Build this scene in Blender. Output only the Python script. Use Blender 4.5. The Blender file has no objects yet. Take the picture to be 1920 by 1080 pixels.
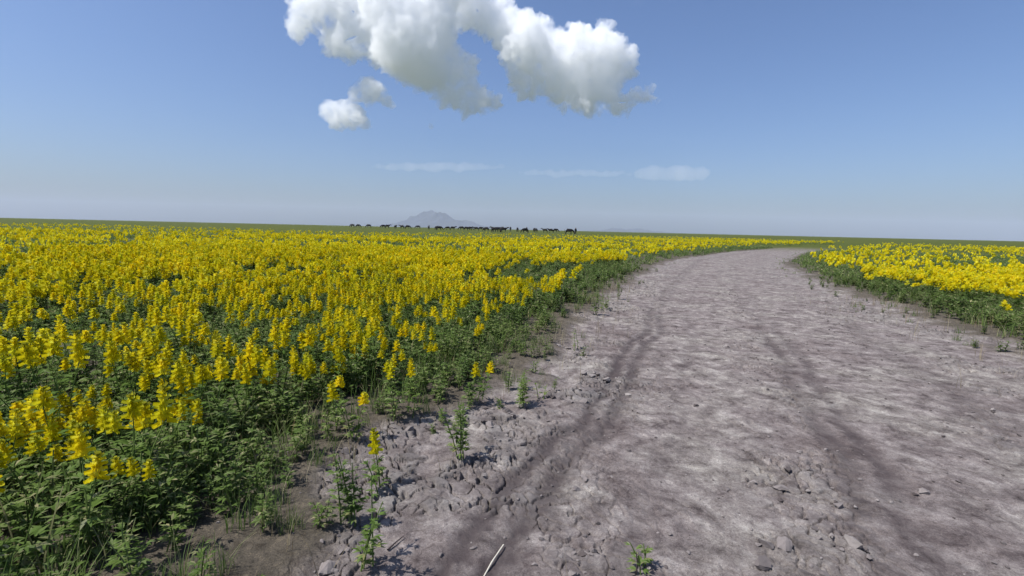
import bpy, bmesh, math, random
import numpy as np
from mathutils import Matrix, Vector

sc = bpy.context.scene
col = sc.collection
RNG = np.random.default_rng(7)
random.seed(7)

# ---------------------------------------------------------------- camera
CAM_H, FPX = 1.4, 935.0
PITCH = math.radians(6.7)
ROLL = math.atan(14 / 608)
cam = bpy.data.cameras.new('camera')
cam.sensor_fit = 'VERTICAL'
cam.angle_y = 2 * math.atan(540 / FPX)
cam.clip_start, cam.clip_end = 0.05, 60000
cam_o = bpy.data.objects.new('camera', cam)
col.objects.link(cam_o)
cam_o.matrix_world = Matrix.Translation((0, 0, CAM_H)) @ Matrix.Rotation(math.pi / 2 - PITCH, 4, 'X') @ Matrix.Rotation(ROLL, 4, 'Z')
sc.camera = cam_o

# ---------------------------------------------------------------- sky, sun, exposure
SUN_EL, SUN_AZ = math.radians(57), math.radians(-110)      # azimuth clockwise from +Y (the view direction)
w = bpy.data.worlds.new('World')
sc.world = w
w.use_nodes = True
nt = w.node_tree
bg = nt.nodes['Background']
sky = nt.nodes.new('ShaderNodeTexSky')
sky.sky_type = 'NISHITA'
sky.sun_disc = False
sky.sun_elevation, sky.sun_rotation = SUN_EL, SUN_AZ % (2 * math.pi)
sky.air_density, sky.dust_density, sky.ozone_density = 1.0, 2.4, 2.2
tint = nt.nodes.new('ShaderNodeMix'); tint.data_type = 'RGBA'; tint.blend_type = 'MULTIPLY'
tint.inputs[0].default_value = 1.0
tint.inputs[7].default_value = (0.96, 1.14, 1.46, 1)          # the camera's cool white balance
nt.links.new(sky.outputs[0], tint.inputs[6]); nt.links.new(tint.outputs[2], bg.inputs[0])
bg.inputs[1].default_value = 0.080
sun = bpy.data.lights.new('sun', 'SUN')
sun.energy, sun.angle, sun.color = 4.9, math.radians(0.5), (1.0, 0.975, 0.935)
sun_o = bpy.data.objects.new('sun', sun)
col.objects.link(sun_o)
sdir = Vector((math.sin(SUN_AZ) * math.cos(SUN_EL), math.cos(SUN_AZ) * math.cos(SUN_EL), math.sin(SUN_EL)))
sun_o.rotation_euler = sdir.to_track_quat('Z', 'Y').to_euler()
sun_o.location = (0, 0, 50)
sc.view_settings.view_transform = 'Standard'
sc.view_settings.look = 'None'
sc.view_settings.gamma = 1
sc.view_settings.use_curve_mapping = False
sc.view_settings.exposure = 0.30
sc.cycles.use_denoising = True
sc.cycles.max_bounces = 52
sc.cycles.diffuse_bounces = 4
sc.cycles.volume_bounces = 48
sc.cycles.volume_step_rate = 0.2
sc.cycles.transparent_max_bounces = 16

# ---------------------------------------------------------------- helpers
def tag(o, label=None, cat=None, group=None, kind=None):
    if label: o['label'] = label
    if cat: o['category'] = cat
    if group: o['group'] = group
    if kind: o['kind'] = kind
    return o

def link(o, parent=None):
    col.objects.link(o)
    if parent: o.parent = parent
    return o

def empty(name, loc=(0, 0, 0), rz=0, s=1):
    o = bpy.data.objects.new(name, None)
    o.empty_display_size = 0.05
    o.location, o.rotation_euler, o.scale = loc, (0, 0, rz), (s, s, s)
    return link(o)

def quad_mesh(name, V, Q, mats, mi=None, smooth=False, attrs=None):
    V = np.ascontiguousarray(V, np.float32); Q = np.ascontiguousarray(Q, np.int32)
    me = bpy.data.meshes.new(name)
    me.vertices.add(len(V)); me.vertices.foreach_set('co', V.ravel())
    me.loops.add(Q.size); me.loops.foreach_set('vertex_index', Q.ravel())
    me.polygons.add(len(Q))
    me.polygons.foreach_set('loop_start', np.arange(0, Q.size, Q.shape[1], dtype=np.int32))
    for m in mats: me.materials.append(m)
    if mi is not None: me.polygons.foreach_set('material_index', np.ascontiguousarray(mi, np.int32))
    me.polygons.foreach_set('use_smooth', np.full(len(Q), smooth))
    for k, a in (attrs or {}).items():
        at = me.attributes.new(k, 'FLOAT', 'POINT')
        at.data.foreach_set('value', np.ascontiguousarray(a, np.float32))
    me.update(calc_edges=True)
    me.validate()
    return me

def mesh_obj(name, me, parent=None):
    return link(bpy.data.objects.new(name, me), parent)

# ---- numpy noise
TAB = np.random.default_rng(3).random((256, 256)).astype(np.float32)
TAB3 = np.random.default_rng(4).random((64, 64, 64)).astype(np.float32)
def vnoise(x, y):
    xi, yi = np.floor(x).astype(int), np.floor(y).astype(int)
    fx, fy = x - xi, y - yi
    fx = fx * fx * (3 - 2 * fx); fy = fy * fy * (3 - 2 * fy)
    a, b = xi & 255, (xi + 1) & 255
    c, d = yi & 255, (yi + 1) & 255
    return (TAB[a, c] * (1 - fx) + TAB[b, c] * fx) * (1 - fy) + (TAB[a, d] * (1 - fx) + TAB[b, d] * fx) * fy
def fbm(x, y, o=4):
    s, a, t = 0, 1.0, 0
    for i in range(o):
        s = s + a * vnoise(x * 2 ** i + 17.3 * i, y * 2 ** i + 5.1 * i); t += a; a *= .5
    return s / t
def vnoise3(P):
    I = np.floor(P).astype(int); f = P - I; f = f * f * (3 - 2 * f)
    r = 0
    for i in (0, 1):
        for j in (0, 1):
            for k in (0, 1):
                wt = (f[:, 0] if i else 1 - f[:, 0]) * (f[:, 1] if j else 1 - f[:, 1]) * (f[:, 2] if k else 1 - f[:, 2])
                r = r + wt * TAB3[(I[:, 0] + i) & 63, (I[:, 1] + j) & 63, (I[:, 2] + k) & 63]
    return r
def worley(x, y):
    """(distance to the nearest, gap between nearest and second nearest, random of the nearest)"""
    xi, yi = np.floor(x).astype(int), np.floor(y).astype(int)
    f1 = np.full(x.shape, 9.0); f2 = f1.copy(); rid = np.zeros(x.shape)
    for i in (-1, 0, 1):
        for j in (-1, 0, 1):
            a, b = (xi + i), (yi + j)
            px = a + TAB[a & 255, b & 255]; py = b + TAB[(b + 91) & 255, (a + 37) & 255]
            d = np.hypot(px - x, py - y)
            m = d < f1
            f2 = np.where(m, f1, np.minimum(f2, d))
            rid = np.where(m, TAB[(a + 11) & 255, (b + 60) & 255], rid)
            f1 = np.where(m, d, f1)
    return f1, f2 - f1, rid
def sstep(a, b, x):
    t = np.clip((x - a) / (b - a), 0, 1); return t * t * (3 - 2 * t)

# ---- where a picture point meets the ground (only used to read positions off the photograph)
def ray(px, py):
    u, v = (px - 960) / FPX, (540 - py) / FPX
    c, s = math.cos(ROLL), math.sin(ROLL)
    u, v = u * c - v * s, u * s + v * c
    return np.array([u, math.cos(PITCH) + v * math.sin(PITCH), -math.sin(PITCH) + v * math.cos(PITCH)])
def at(px, py, z=0.0):
    d = ray(px, py); t = (z - CAM_H) / d[2]
    return d[0] * t, d[1] * t
def on_depth(px, py, Y):
    d = ray(px, py); t = Y / d[1]
    return np.array([d[0] * t, Y, CAM_H + d[2] * t])

# ---- the lie of the land
EY = np.array([-50, 0., 1.2, 1.9, 2.6, 3.3, 3.65, 3.85, 4.15, 5.5, 7.8, 11.9, 19.1, 25.9, 40, 60, 90, 9000])
EX = np.array([-12, -1.0, -.78, -.70, -.80, -.78, -.5, -.22, .08, .46, 1.2, 2.56, 5.3, 8.3, 17.5, 34, 63, 9900])
WID = 5.6
def s_left(x, y):            # > 0 inside the flower field on the left of the track
    return (np.interp(y, EY, EX) - x) * .92
def s_right(x, y):           # > 0 in the field beyond the track's other side
    return (x - np.interp(y, EY, EX) - WID) * .92
RY = np.array([-50, 0., 2.34, 3.8, 5.05, 12.7, 26, 40, 60, 90, 9000]); RX = np.array([-25, -1.1, 0.02, .74, 1.26, 4.0, 9.6, 19.0, 35.6, 65, 9900.])
def lay(x, y):               # broad height of the land
    d = np.hypot(x, y)
    z = 0.0027 * np.clip(d - 20, 0, 250)
    z = z + 0.05 * (fbm(x * .35 + 9, y * .35, 2) - .5) * sstep(2, 8, d)
    z = z + np.clip(d / 60, 0, 1) * .25 * (fbm(x * .03, y * .03, 2) - .5)
    return z
def ground_z(x, y, fine=True):
    x = np.asarray(x, float); y = np.asarray(y, float)
    d = np.hypot(x, y)
    z = lay(x, y)
    sl, sr = s_left(x, y), s_right(x, y)
    jit = (fbm(x * 2.2, y * 2.2, 3) - .5)
    veg = np.maximum(sstep(-.12, .25, sl + jit * .8), sstep(-.2, .5, sr + jit * 1.4))
    near = 1 - sstep(14, 40, d)
    z = z + near * .035 * veg                                             # the field stands a little above the track
    r0 = x - np.interp(y, RY, RX) + .30 * (fbm(x * .7, y * .7, 3) - .5) + .10 * (fbm(x * 3, y * 3, 3) - .5) + .10 * (fbm(x * 14, y * 14, 3) - .5)
    rut = np.zeros_like(z)
    for off, wd, dp in ((-.09, .075, 1), (.10, .085, .9), (1.70, .10, .55), (1.92, .09, .5), (3.1, .2, .35), (.62, .07, .3)):
        rut = np.maximum(rut, dp * np.exp(-((r0 - off) / wd) ** 2))
    rut = rut * (1 - .7 * sstep(5, 12, d)) * (.45 + 1.2 * fbm(x * 1.3 + 40, y * 1.3, 3))
    z = z - near * .020 * rut * (1 - veg)
    crust = (1 - veg) * np.exp(-(np.clip(-sl - .35, 0, 9) / .65) ** 2)      # broken crust beside the field
    crust = np.maximum(crust, (1 - veg) * sstep(.9, 1.3, r0) * .55 * (1 - sstep(1.45, 1.9, r0)))
    crust = np.maximum(crust, .9 * (1 - veg) * np.exp(-(np.clip(-sr - .5, 0, 9) / .9) ** 2))
    if not fine:
        return z, veg, rut, crust
    n1 = fbm(x * 5, y * 5, 4) - .5
    f1, gap, rid = worley(x * 8 + n1 * 3.2, y * 8 + 3.0 * (fbm(x * 5 + 70, y * 5, 3) - .5))
    crack = sstep(.17, 0.05, gap)
    f1b, gapb, ridb = worley(x * 19 + n1 * 3, y * 19)
    cf = crust * sstep(.42, .62, fbm(x * 2.4 + 3, y * 2.4 + 8, 3))
    pm = sstep(.46, .6, fbm(x * 4.3 + 21, y * 4.3 + 2, 3))
    z = z + near * (cf * (.026 * rid - .050 * crack * (rid > .25) + pm * (.016 * ridb - .016 * sstep(.2, .06, gapb)))
                    + .018 * n1 * (.6 + crust)
                    + 0.010 * (1 - veg) * (fbm(x * 22, y * 22, 3) - .5)
                    + .008 * (1 - veg) * (1 - crust) * (ridb - .5) * sstep(.42, .6, fbm(x * 3.1 + 8, y * 3.1, 3)))
    z = z + near * veg * .03 * (fbm(x * 9, y * 9, 4) - .5)
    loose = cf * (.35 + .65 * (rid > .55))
    return z, veg, rut, loose
def gz(x, y):
    return float(ground_z(np.array([x]), np.array([y]))[0][0])

# ---------------------------------------------------------------- materials
def mat(name):
    m = bpy.data.materials.new(name); m.use_nodes = True
    n = m.node_tree
    return m, n, n.nodes['Principled BSDF'], n.nodes['Material Output']
def mk(n, t, **kw):
    o = n.nodes.new(t)
    for k, v in kw.items(): setattr(o, k, v)
    return o
def ramp(n, src, stops):
    r = mk(n, 'ShaderNodeValToRGB')
    while len(r.color_ramp.elements) < len(stops): r.color_ramp.elements.new(.5)
    for e, (p, c) in zip(r.color_ramp.elements, stops):
        e.position = p; e.color = (*c, 1) if len(c) == 3 else c
    n.links.new(src, r.inputs[0]); return r
def noise(n, scale, detail=5, rough=.6, co=None, dist=0):
    t = mk(n, 'ShaderNodeTexNoise'); t.inputs['Scale'].default_value = scale
    t.inputs['Detail'].default_value = detail; t.inputs['Roughness'].default_value = rough
    t.inputs['Distortion'].default_value = dist
    if co: n.links.new(co, t.inputs['Vector'])
    return t.outputs[0]
def mix(n, f, a, b, mode='MIX'):
    m = mk(n, 'ShaderNodeMix', data_type='RGBA', blend_type=mode)
    for s, v in ((m.inputs[0], f), (m.inputs[6], a), (m.inputs[7], b)):
        if isinstance(v, bpy.types.NodeSocket): n.links.new(v, s)
        else: s.default_value = v if isinstance(v, (int, float)) else (*v, 1)
    return m.outputs[2]
def attr(n, name):
    return mk(n, 'ShaderNodeAttribute', attribute_name=name).outputs['Fac']

def soil_material():
    m, n, b, out = mat('dry_mud')
    co = mk(n, 'ShaderNodeTexCoord').outputs['Object']
    big = noise(n, 1.1, 5, .62, co); mid = noise(n, 5.5, 6, .7, co, .4); fine = noise(n, 60, 4, .7, co)
    c1 = ramp(n, mid, [(.29, (.046, .037, .034)), (.40, (.136, .116, .110)), (.53, (.222, .197, .184)), (.70, (.36, .332, .308))]).outputs[0]
    c2 = ramp(n, big, [(.30, (.71, .65, .645)), (.47, (.95, .92, .92)), (.66, (1.16, 1.18, 1.12))]).outputs[0]
    c = mix(n, 1.0, c1, c2, 'MULTIPLY')
    c3 = ramp(n, fine, [(.35, (.78, .76, .76)), (.6, (1.08, 1.08, 1.08))]).outputs[0]
    c = mix(n, .9, c, c3, 'MULTIPLY')
    grit_pit_shade = noise(n, 170, 2, .5, co); flake = noise(n, 16, 5, .75, co, .6)
    c = mix(n, .85, c, ramp(n, grit_pit_shade, [(.30, (.45, .42, .42)), (.42, (.95, .95, .95)), (.60, (1.02, 1.02, 1.02)), (.72, (1.5, 1.5, 1.48))]).outputs[0], 'MULTIPLY')  # dark specks paint the shade of tiny pits, pale ones are grit grains
    c = mix(n, .75, c, ramp(n, flake, [(.34, (.50, .46, .46)), (.46, (.96, .95, .95)), (.62, (1.10, 1.10, 1.09))]).outputs[0], 'MULTIPLY')
    c = mix(n, attr(n, 'rut_f'), c, (.066, .052, .051))                 # damp, compacted soil in the wheel tracks
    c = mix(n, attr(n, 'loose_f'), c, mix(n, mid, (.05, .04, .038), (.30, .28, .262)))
    gr = mix(n, noise(n, .9, 4, .6, co), (.060, .050, .038), (.115, .098, .080))
    gr = mix(n, .9, gr, ramp(n, flake, [(.34, (.55, .52, .5)), (.5, (1, 1, 1)), (.66, (1.5, 1.45, 1.4))]).outputs[0], 'MULTIPLY')
    gr = mix(n, .9, gr, ramp(n, grit_pit_shade, [(.32, (.45, .45, .42)), (.45, (1, 1, 1)), (.62, (1.1, 1.1, 1.0)), (.72, (1.9, 1.8, 1.5))]).outputs[0], 'MULTIPLY')  # same painted pit shade and pale grains on the field soil
    c = mix(n, attr(n, 'veg_f'), c, gr)
    far = mix(n, noise(n, .02, 5, .6, co), (.046, .064, .008), (.084, .088, .010))
    c = mix(n, attr(n, 'far_f'), c, far)
    n.links.new(c, b.inputs['Base Color'])
    b.inputs['Roughness'].default_value = .95
    b.inputs['Specular IOR Level'].default_value = .15
    bp = mk(n, 'ShaderNodeBump'); bp.inputs['Strength'].default_value = .85; bp.inputs['Distance'].default_value = .016
    n.links.new(noise(n, 38, 8, .8, co), bp.inputs['Height']); n.links.new(bp.outputs[0], b.inputs['Normal'])
    return m

def leaf_material(name, cols, trans=.35, nscale=2.0):
    m, n, b, out = mat(name)
    g = mk(n, 'ShaderNodeNewGeometry')
    c = ramp(n, g.outputs['Random Per Island'], cols).outputs[0]
    big = noise(n, nscale, 3, .5, g.outputs['Position'])
    c = mix(n, .8, c, ramp(n, big, [(.35, (.72, .78, .75)), (.65, (1.15, 1.08, 1.0))]).outputs[0], 'MULTIPLY')
    d = mk(n, 'ShaderNodeBsdfDiffuse'); t = mk(n, 'ShaderNodeBsdfTranslucent')
    ms = mk(n, 'ShaderNodeMixShader'); ms.inputs[0].default_value = trans
    n.links.new(c, d.inputs[0]); n.links.new(c, t.inputs[0])
    n.links.new(d.outputs[0], ms.inputs[1]); n.links.new(t.outputs[0], ms.inputs[2])
    n.links.new(ms.outputs[0], out.inputs['Surface']); n.nodes.remove(b)
    return m

def plain(name, c, rough=.8, var=.35, scale=8):
    m, n, b, out = mat(name)
    co = mk(n, 'ShaderNodeTexCoord').outputs['Object']
    lo = tuple(v * (1 - var) for v in c); hi = tuple(v * (1 + var) for v in c)
    n.links.new(mix(n, noise(n, scale, 5, .65, co), lo, hi), b.inputs['Base Color'])
    b.inputs['Roughness'].default_value = rough; b.inputs['Specular IOR Level'].default_value = .2
    return m

M_SOIL = soil_material()
M_LEAF = leaf_material('grey_green_leaf', [(0, (.082, .134, .032)), (.35, (.138, .212, .050)), (.7, (.185, .255, .090)), (.9, (.21, .23, .12)), (.96, (.30, .29, .12)), (1, (.34, .36, .24))], .45)
M_GRASS = leaf_material('field_grass', [(0, (.082, .132, .034)), (.45, (.138, .206, .056)), (.8, (.190, .245, .100)), (.92, (.23, .24, .12)), (1, (.38, .36, .20))], .45)
M_PETAL = leaf_material('yellow_petal', [(0, (.66, .53, .008)), (.3, (.74, .63, .012)), (.75, (.79, .68, .016)), (1, (.78, .73, .07))], .42, 3)
def vary_petals():
    n = M_PETAL.node_tree; d = next(q for q in n.nodes if q.type == 'BSDF_DIFFUSE'); t = next(q for q in n.nodes if q.type == 'BSDF_TRANSLUCENT')
    src = d.inputs[0].links[0].from_socket
    v = noise(n, 7, 2, .5, mk(n, 'ShaderNodeNewGeometry').outputs['Position'])
    c = mix(n, 1.0, src, ramp(n, v, [(.32, (1, .96, .9)), (.5, (1, 1, 1)), (.68, (.98, 1.08, 2.2))]).outputs[0], 'MULTIPLY')
    n.links.new(c, d.inputs[0]); n.links.new(c, t.inputs[0])
vary_petals()
M_DRY = leaf_material('dry_stalk', [(0, (.16, .12, .07)), (.5, (.27, .22, .13)), (1, (.42, .37, .26))], .3)
M_BUD = leaf_material('green_yellow_bud', [(0, (.25, .26, .02)), (1, (.42, .40, .04))], .3)
M_CLOD = plain('clod_mud', (.17, .15, .142), .95, .45, 30)
def clod_tones():
    n = M_CLOD.node_tree; b = n.nodes['Principled BSDF']; src = b.inputs['Base Color'].links[0].from_socket
    add = mk(n, 'ShaderNodeMath', operation='ADD'); fr = mk(n, 'ShaderNodeMath', operation='FRACT')
    n.links.new(mk(n, 'ShaderNodeObjectInfo').outputs['Random'], add.inputs[0]); n.links.new(mk(n, 'ShaderNodeNewGeometry').outputs['Random Per Island'], add.inputs[1])
    n.links.new(add.outputs[0], fr.inputs[0])
    t = ramp(n, fr.outputs[0], [(0, (.35, .32, .32)), (.4, (.8, .78, .78)), (.8, (1.2, 1.18, 1.16)), (1, (1.4, 1.4, 1.36))]).outputs[0]
    n.links.new(mix(n, 1.0, src, t, 'MULTIPLY'), b.inputs['Base Color'])
clod_tones()
M_STRAW = plain('dry_straw', (.50, .46, .38), .7, .3, 40)
M_TWIG = plain('dark_twig', (.055, .042, .04), .9, .4, 60)
M_HIDE = plain('dark_hide', (.012, .010, .009), .7, .4, 2)
M_HORN = plain('horn', (.25, .22, .17), .5, .2, 8)
M_SKIN = plain('skin', (.30, .17, .11), .6, .1, 8)
M_COAT = plain('dark_coat', (.025, .03, .04), .9, .3, 4)
M_TROUS = plain('dark_trousers', (.02, .02, .024), .9, .3, 4)
M_HAIR = plain('black_hair', (.012, .010, .010), .6, .2, 10)
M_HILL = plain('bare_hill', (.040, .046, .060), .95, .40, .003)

# ---------------------------------------------------------------- ground and track: one continuous sheet, cut along the edge of the field
def build_ground():
    az = np.concatenate([np.linspace(-180, -72, 60)[:-1], np.linspace(-72, -50, 60)[:-1], np.linspace(-50, 50, 960)[:-1], np.linspace(50, 72, 60)[:-1], np.linspace(72, 180, 61)[:-1]])
    az = np.radians(az)
    r = np.concatenate([np.geomspace(.25, 1.2, 40)[:-1], np.geomspace(1.2, 16, 860)[:-1], np.geomspace(16, 80, 110)[:-1], np.geomspace(80, 12500, 60)])
    R, A = np.meshgrid(r, az, indexing='ij')
    X, Y = (R * np.sin(A)).ravel(), (R * np.cos(A)).ravel()
    z, veg, rut, loose = ground_z(X, Y)
    nr, na = R.shape
    i = np.arange(nr - 1)[:, None] * na; j = np.arange(na)[None, :]; j2 = (j + 1) % na
    Q = np.stack([i + j, i + j2, i + na + j2, i + na + j], -1).reshape(-1, 4)[:, ::-1]
    d = np.hypot(X, Y)
    sl, sr = s_left(X, Y), s_right(X, Y)
    far = sstep(45, 75, d)
    veg = np.maximum(veg, sstep(60, 110, d) * .8)
    V = np.stack([X, Y, z], -1)
    edge = np.maximum(sl, sr)
    fe = edge[Q].mean(1) > 0.03
    for name, m, lab in (('ground', fe, 'flat green field of yellow flowers running to the horizon'), ('dirt_track', ~fe, 'bare grey dried mud track with wheel ruts')):
        q = Q[m]; u, inv = np.unique(q, return_inverse=True)
        me = quad_mesh(name, V[u], inv.reshape(-1, 4), [M_SOIL], smooth=True,
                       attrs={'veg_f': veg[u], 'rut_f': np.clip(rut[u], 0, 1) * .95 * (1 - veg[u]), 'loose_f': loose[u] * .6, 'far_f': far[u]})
        tag(mesh_obj(name, me), lab, name.replace('_', ' '), kind='structure')
build_ground()

# ---------------------------------------------------------------- distant hills
def hill(name, cx, cy, length, ridge, depth, lab, seed):
    nx, ny = 150, 40
    U, W = np.meshgrid(np.linspace(-1, 1, nx), np.linspace(-1, 1, ny), indexing='ij')
    px = np.array([p for p, h in ridge]); ph = np.array([h for p, h in ridge])
    prof = np.interp(U, px, ph)
    n = fbm(U * 9 + seed, W * 4 + seed, 4)
    Z = prof * np.clip(1 - np.abs(W) ** 1.4, 0, 1) * (.62 + .76 * n) - 25
    X = cx + U * length / 2; Y = cy + W * depth / 2
    i = np.arange(nx - 1)[:, None] * ny; j = np.arange(ny - 1)[None, :]
    Q = np.stack([i + j, i + ny + j, i + ny + j + 1, i + j + 1], -1).reshape(-1, 4)
    tag(mesh_obj(name, quad_mesh(name, np.stack([X, Y, Z], -1).reshape(-1, 3), Q, [M_HILL], smooth=True)), lab, 'hill', kind='structure')
HD = 10500.0
pp = HD / FPX                                   # metres per picture pixel at that distance
hx = lambda x: on_depth(x, 430, HD)[0]
L = hx(960) - hx(680)
u_ = lambda x: 2 * (x - 820) / 280
hill('hill', hx(820), HD, L, [(-1, 0), (u_(715), 4 * pp), (u_(745), 9 * pp), (u_(770), 19 * pp), (u_(795), 27 * pp), (u_(812), 30 * pp), (u_(830), 29.5 * pp), (u_(848), 21 * pp), (u_(866), 16 * pp), (u_(890), 14 * pp), (u_(910), 7 * pp), (u_(945), 3 * pp), (1, 0)], 1500, 'faint blue hill with a rounded summit behind the herd', 3)
L2 = hx(1290) - hx(1060)
v_ = lambda x: 2 * (x - 1175) / 230
hill('hill', hx(1175), HD, L2, [(-1, 0), (v_(1110), 4 * pp), (v_(1150), 8 * pp), (v_(1200), 8 * pp), (v_(1240), 5 * pp), (1, 0)], 1200, 'very low hazy ridge on the horizon right of the standing person', 8)

# ---------------------------------------------------------------- plants
class MB:
    def __init__(s): s.V, s.Q, s.M, s.n = [], [], [], 0
    def quad(s, pts, m=0):
        s.V.extend(pts); s.Q.append((s.n, s.n + 1, s.n + 2, s.n + 3)); s.M.append(m); s.n += 4
    def strip(s, rows, m=0):                    # rows of (left, right)
        b = s.n
        for a, c in rows: s.V.extend((a, c))
        s.n += 2 * len(rows)
        for k in range(len(rows) - 1):
            s.Q.append((b + 2 * k, b + 2 * k + 1, b + 2 * k + 3, b + 2 * k + 2)); s.M.append(m)
    def tube(s, P, R, m=0, sides=4):
        b = s.n
        P = [np.asarray(p, float) for p in P]
        for k, (p, r) in enumerate(zip(P, R)):
            t = P[min(k + 1, len(P) - 1)] - P[max(k - 1, 0)]; t /= np.linalg.norm(t) + 1e-9
            a = np.cross(t, [0.31, .9, .2]); a /= np.linalg.norm(a); c = np.cross(t, a)
            for q in range(sides):
                th = 2 * math.pi * q / sides
                s.V.append(p + r * (a * math.cos(th) + c * math.sin(th)))
        for k in range(len(P) - 1):
            for q in range(sides):
                q2 = (q + 1) % sides
                s.Q.append((b + k * sides + q, b + k * sides + q2, b + (k + 1) * sides + q2, b + (k + 1) * sides + q)); s.M.append(m)
        s.n += len(P) * sides
    def arr(s): return np.array(s.V, float).reshape(-1, 3), np.array(s.Q, int).reshape(-1, 4), np.array(s.M, int)
    def mesh(s, name, mats, smooth=False):
        V, Q, M = s.arr(); return quad_mesh(name, V, Q, mats, M, smooth)

def unit(v): return v / (np.linalg.norm(v) + 1e-9)
def leaflet(b, base, d, L, W, droop, m=0, seg=2):
    d = unit(np.asarray(d, float)); side = np.cross(d, [0, 0, 1]); side = unit(side) if np.linalg.norm(side) > .05 else np.array([1., 0, 0])
    rows = []
    prof = (.25, 1.0, .12) if seg == 2 else (.2, .85, 1.0, .1)
    for k, wd in enumerate(prof):
        t = k / (len(prof) - 1)
        p = base + d * L * t + np.array([0, 0, -droop * L * t * t])
        rows.append((p - side * W * wd / 2, p + side * W * wd / 2))
    b.strip(rows, m)

def floret(b, base, o, s, m, lod):
    up = np.array([0, 0, 1.]); side = unit(np.cross(o, up)); u2 = unit(np.cross(side, o))
    c = base + o * s * .25
    if lod == 0:
        t = c + u2 * s * .75 + o * s * .12
        b.strip([(c - side * s * .16, c + side * s * .16), (c + u2 * s * .4 - side * s * .48 + o * s * .06, c + u2 * s * .4 + side * s * .48 + o * s * .06), (t - side * s * .26 - o * s * .1, t + side * s * .26 - o * s * .1)], m)
        for sg in (-1, 1):
            e = c + o * s * .8 - u2 * s * .05
            b.quad([c + side * sg * s * .08, e + side * sg * s * .10, e + u2 * s * .30 + side * sg * s * .16, c + u2 * s * .30 + side * sg * s * .2], m)
    else:
        t = c + u2 * s * .8 + o * s * .2
        b.quad([c - side * s * .35, c + side * s * .35, t + side * s * .4, t - side * s * .4], m)
        if lod == 1:
            e = c + o * s * .85
            b.quad([c - u2 * s * .1, e, e + u2 * s * .35, c + u2 * s * .35], m)

def stem_curve(rg, h, lean):
    a = rg.random() * 6.283
    l = lean * h
    top = np.array([math.cos(a) * l, math.sin(a) * l, h])
    return [np.zeros(3), np.array([top[0] * .25, top[1] * .25, h * .5]), top], a

def leafy_stem(b, rg, h, lod=0, bare=.0, m=0, leafs=None, spread=1.0):
    P, a = stem_curve(rg, h, .05 + .42 * rg.random())
    f = lambda t: P[0] * (1 - t) ** 2 + 2 * t * (1 - t) * P[1] + P[2] * t * t
    r = .0035
    if lod < 2: b.tube([f(0), f(.35), f(.7), f(1)], [r * 1.3, r, r * .9, r * .6], m, 3)
    n = leafs if leafs is not None else (11 if lod == 0 else 7 if lod == 1 else 3)
    for k in range(n):
        t = .12 + (.80 - bare) * (k + rg.random() * .5) / n
        an = a + k * 2.4 + rg.random() * .6
        p = f(t)
        L = (.055 + .03 * rg.random()) * (1.15 - .5 * t) * spread * (1.0 if lod == 0 else 1.25 if lod == 1 else 1.9)
        d = np.array([math.cos(an), math.sin(an), .35 + .6 * rg.random()])
        if lod == 0:
            q = p + unit(d) * L * .25
            for da in (-.55, 0, .55):
                leaflet(b, q, [math.cos(an + da), math.sin(an + da), d[2]], L * (1 if da == 0 else .85), L * .24, .25 + .3 * rg.random(), m)
        else:
            for da in ((-.4, .4) if lod == 1 else (0,)):
                leaflet(b, p, [math.cos(an + da), math.sin(an + da), d[2]], L * 1.1, L * .38, .25, m)
    return f

def spike(b, rg, L, lod, m=1, mbud=1, s0=.040, lean=(0, 0)):
    n = {0: 26, 1: 11, 2: 5}[lod]
    sc_ = {0: 1.0, 1: 1.35, 2: 2.0}[lod]
    ax = np.array([lean[0], lean[1], 1.0])
    if lod == 0: b.tube([np.zeros(3), ax * L * .6, ax * L], [.0025, .002, .001], mbud, 3)
    for k in range(n):
        t = (k + .3 * rg.random()) / n
        an = k * 2.399 + rg.random() * .5
        el = -.15 + 1.1 * t ** 1.5
        o = unit(np.array([math.cos(an), math.sin(an), el]))
        s = s0 * sc_ * (1.06 - .45 * t ** 2) * (.85 + .3 * rg.random())
        floret(b, ax * L * t * .95, o, s, mbud if t > .88 else m, lod)

def full_plant(rg, lod, nst, h, flowers=True):
    b = MB()
    for k in range(nst):
        sb = MB()
        hh = h * (.75 + .35 * rg.random())
        f = leafy_stem(sb, rg, hh, lod)
        V, Q, M = sb.arr()
        if flowers and (rg.random() < .82):
            fb = MB(); spike(fb, rg, .065 + .075 * rg.random() ** 1.3, lod, s0=.033 if lod == 0 else .044)
            v2, q2, m2 = fb.arr()
            V = np.vstack([V, v2 + f(.93)]) if len(V) else v2 + f(.93)
            Q = np.vstack([Q, q2 + sb.n]); M = np.concatenate([M, m2])
        an = rg.random() * 6.283; rr = .05 * math.sqrt(rg.random()) * (1 if nst > 1 else 0)
        V = V + np.array([math.cos(an) * rr, math.sin(an) * rr, 0])
        b.Q.extend((Q + b.n).tolist()); b.V.extend(list(V)); b.M.extend(M.tolist()); b.n += len(V)
    return b.arr()

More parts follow.
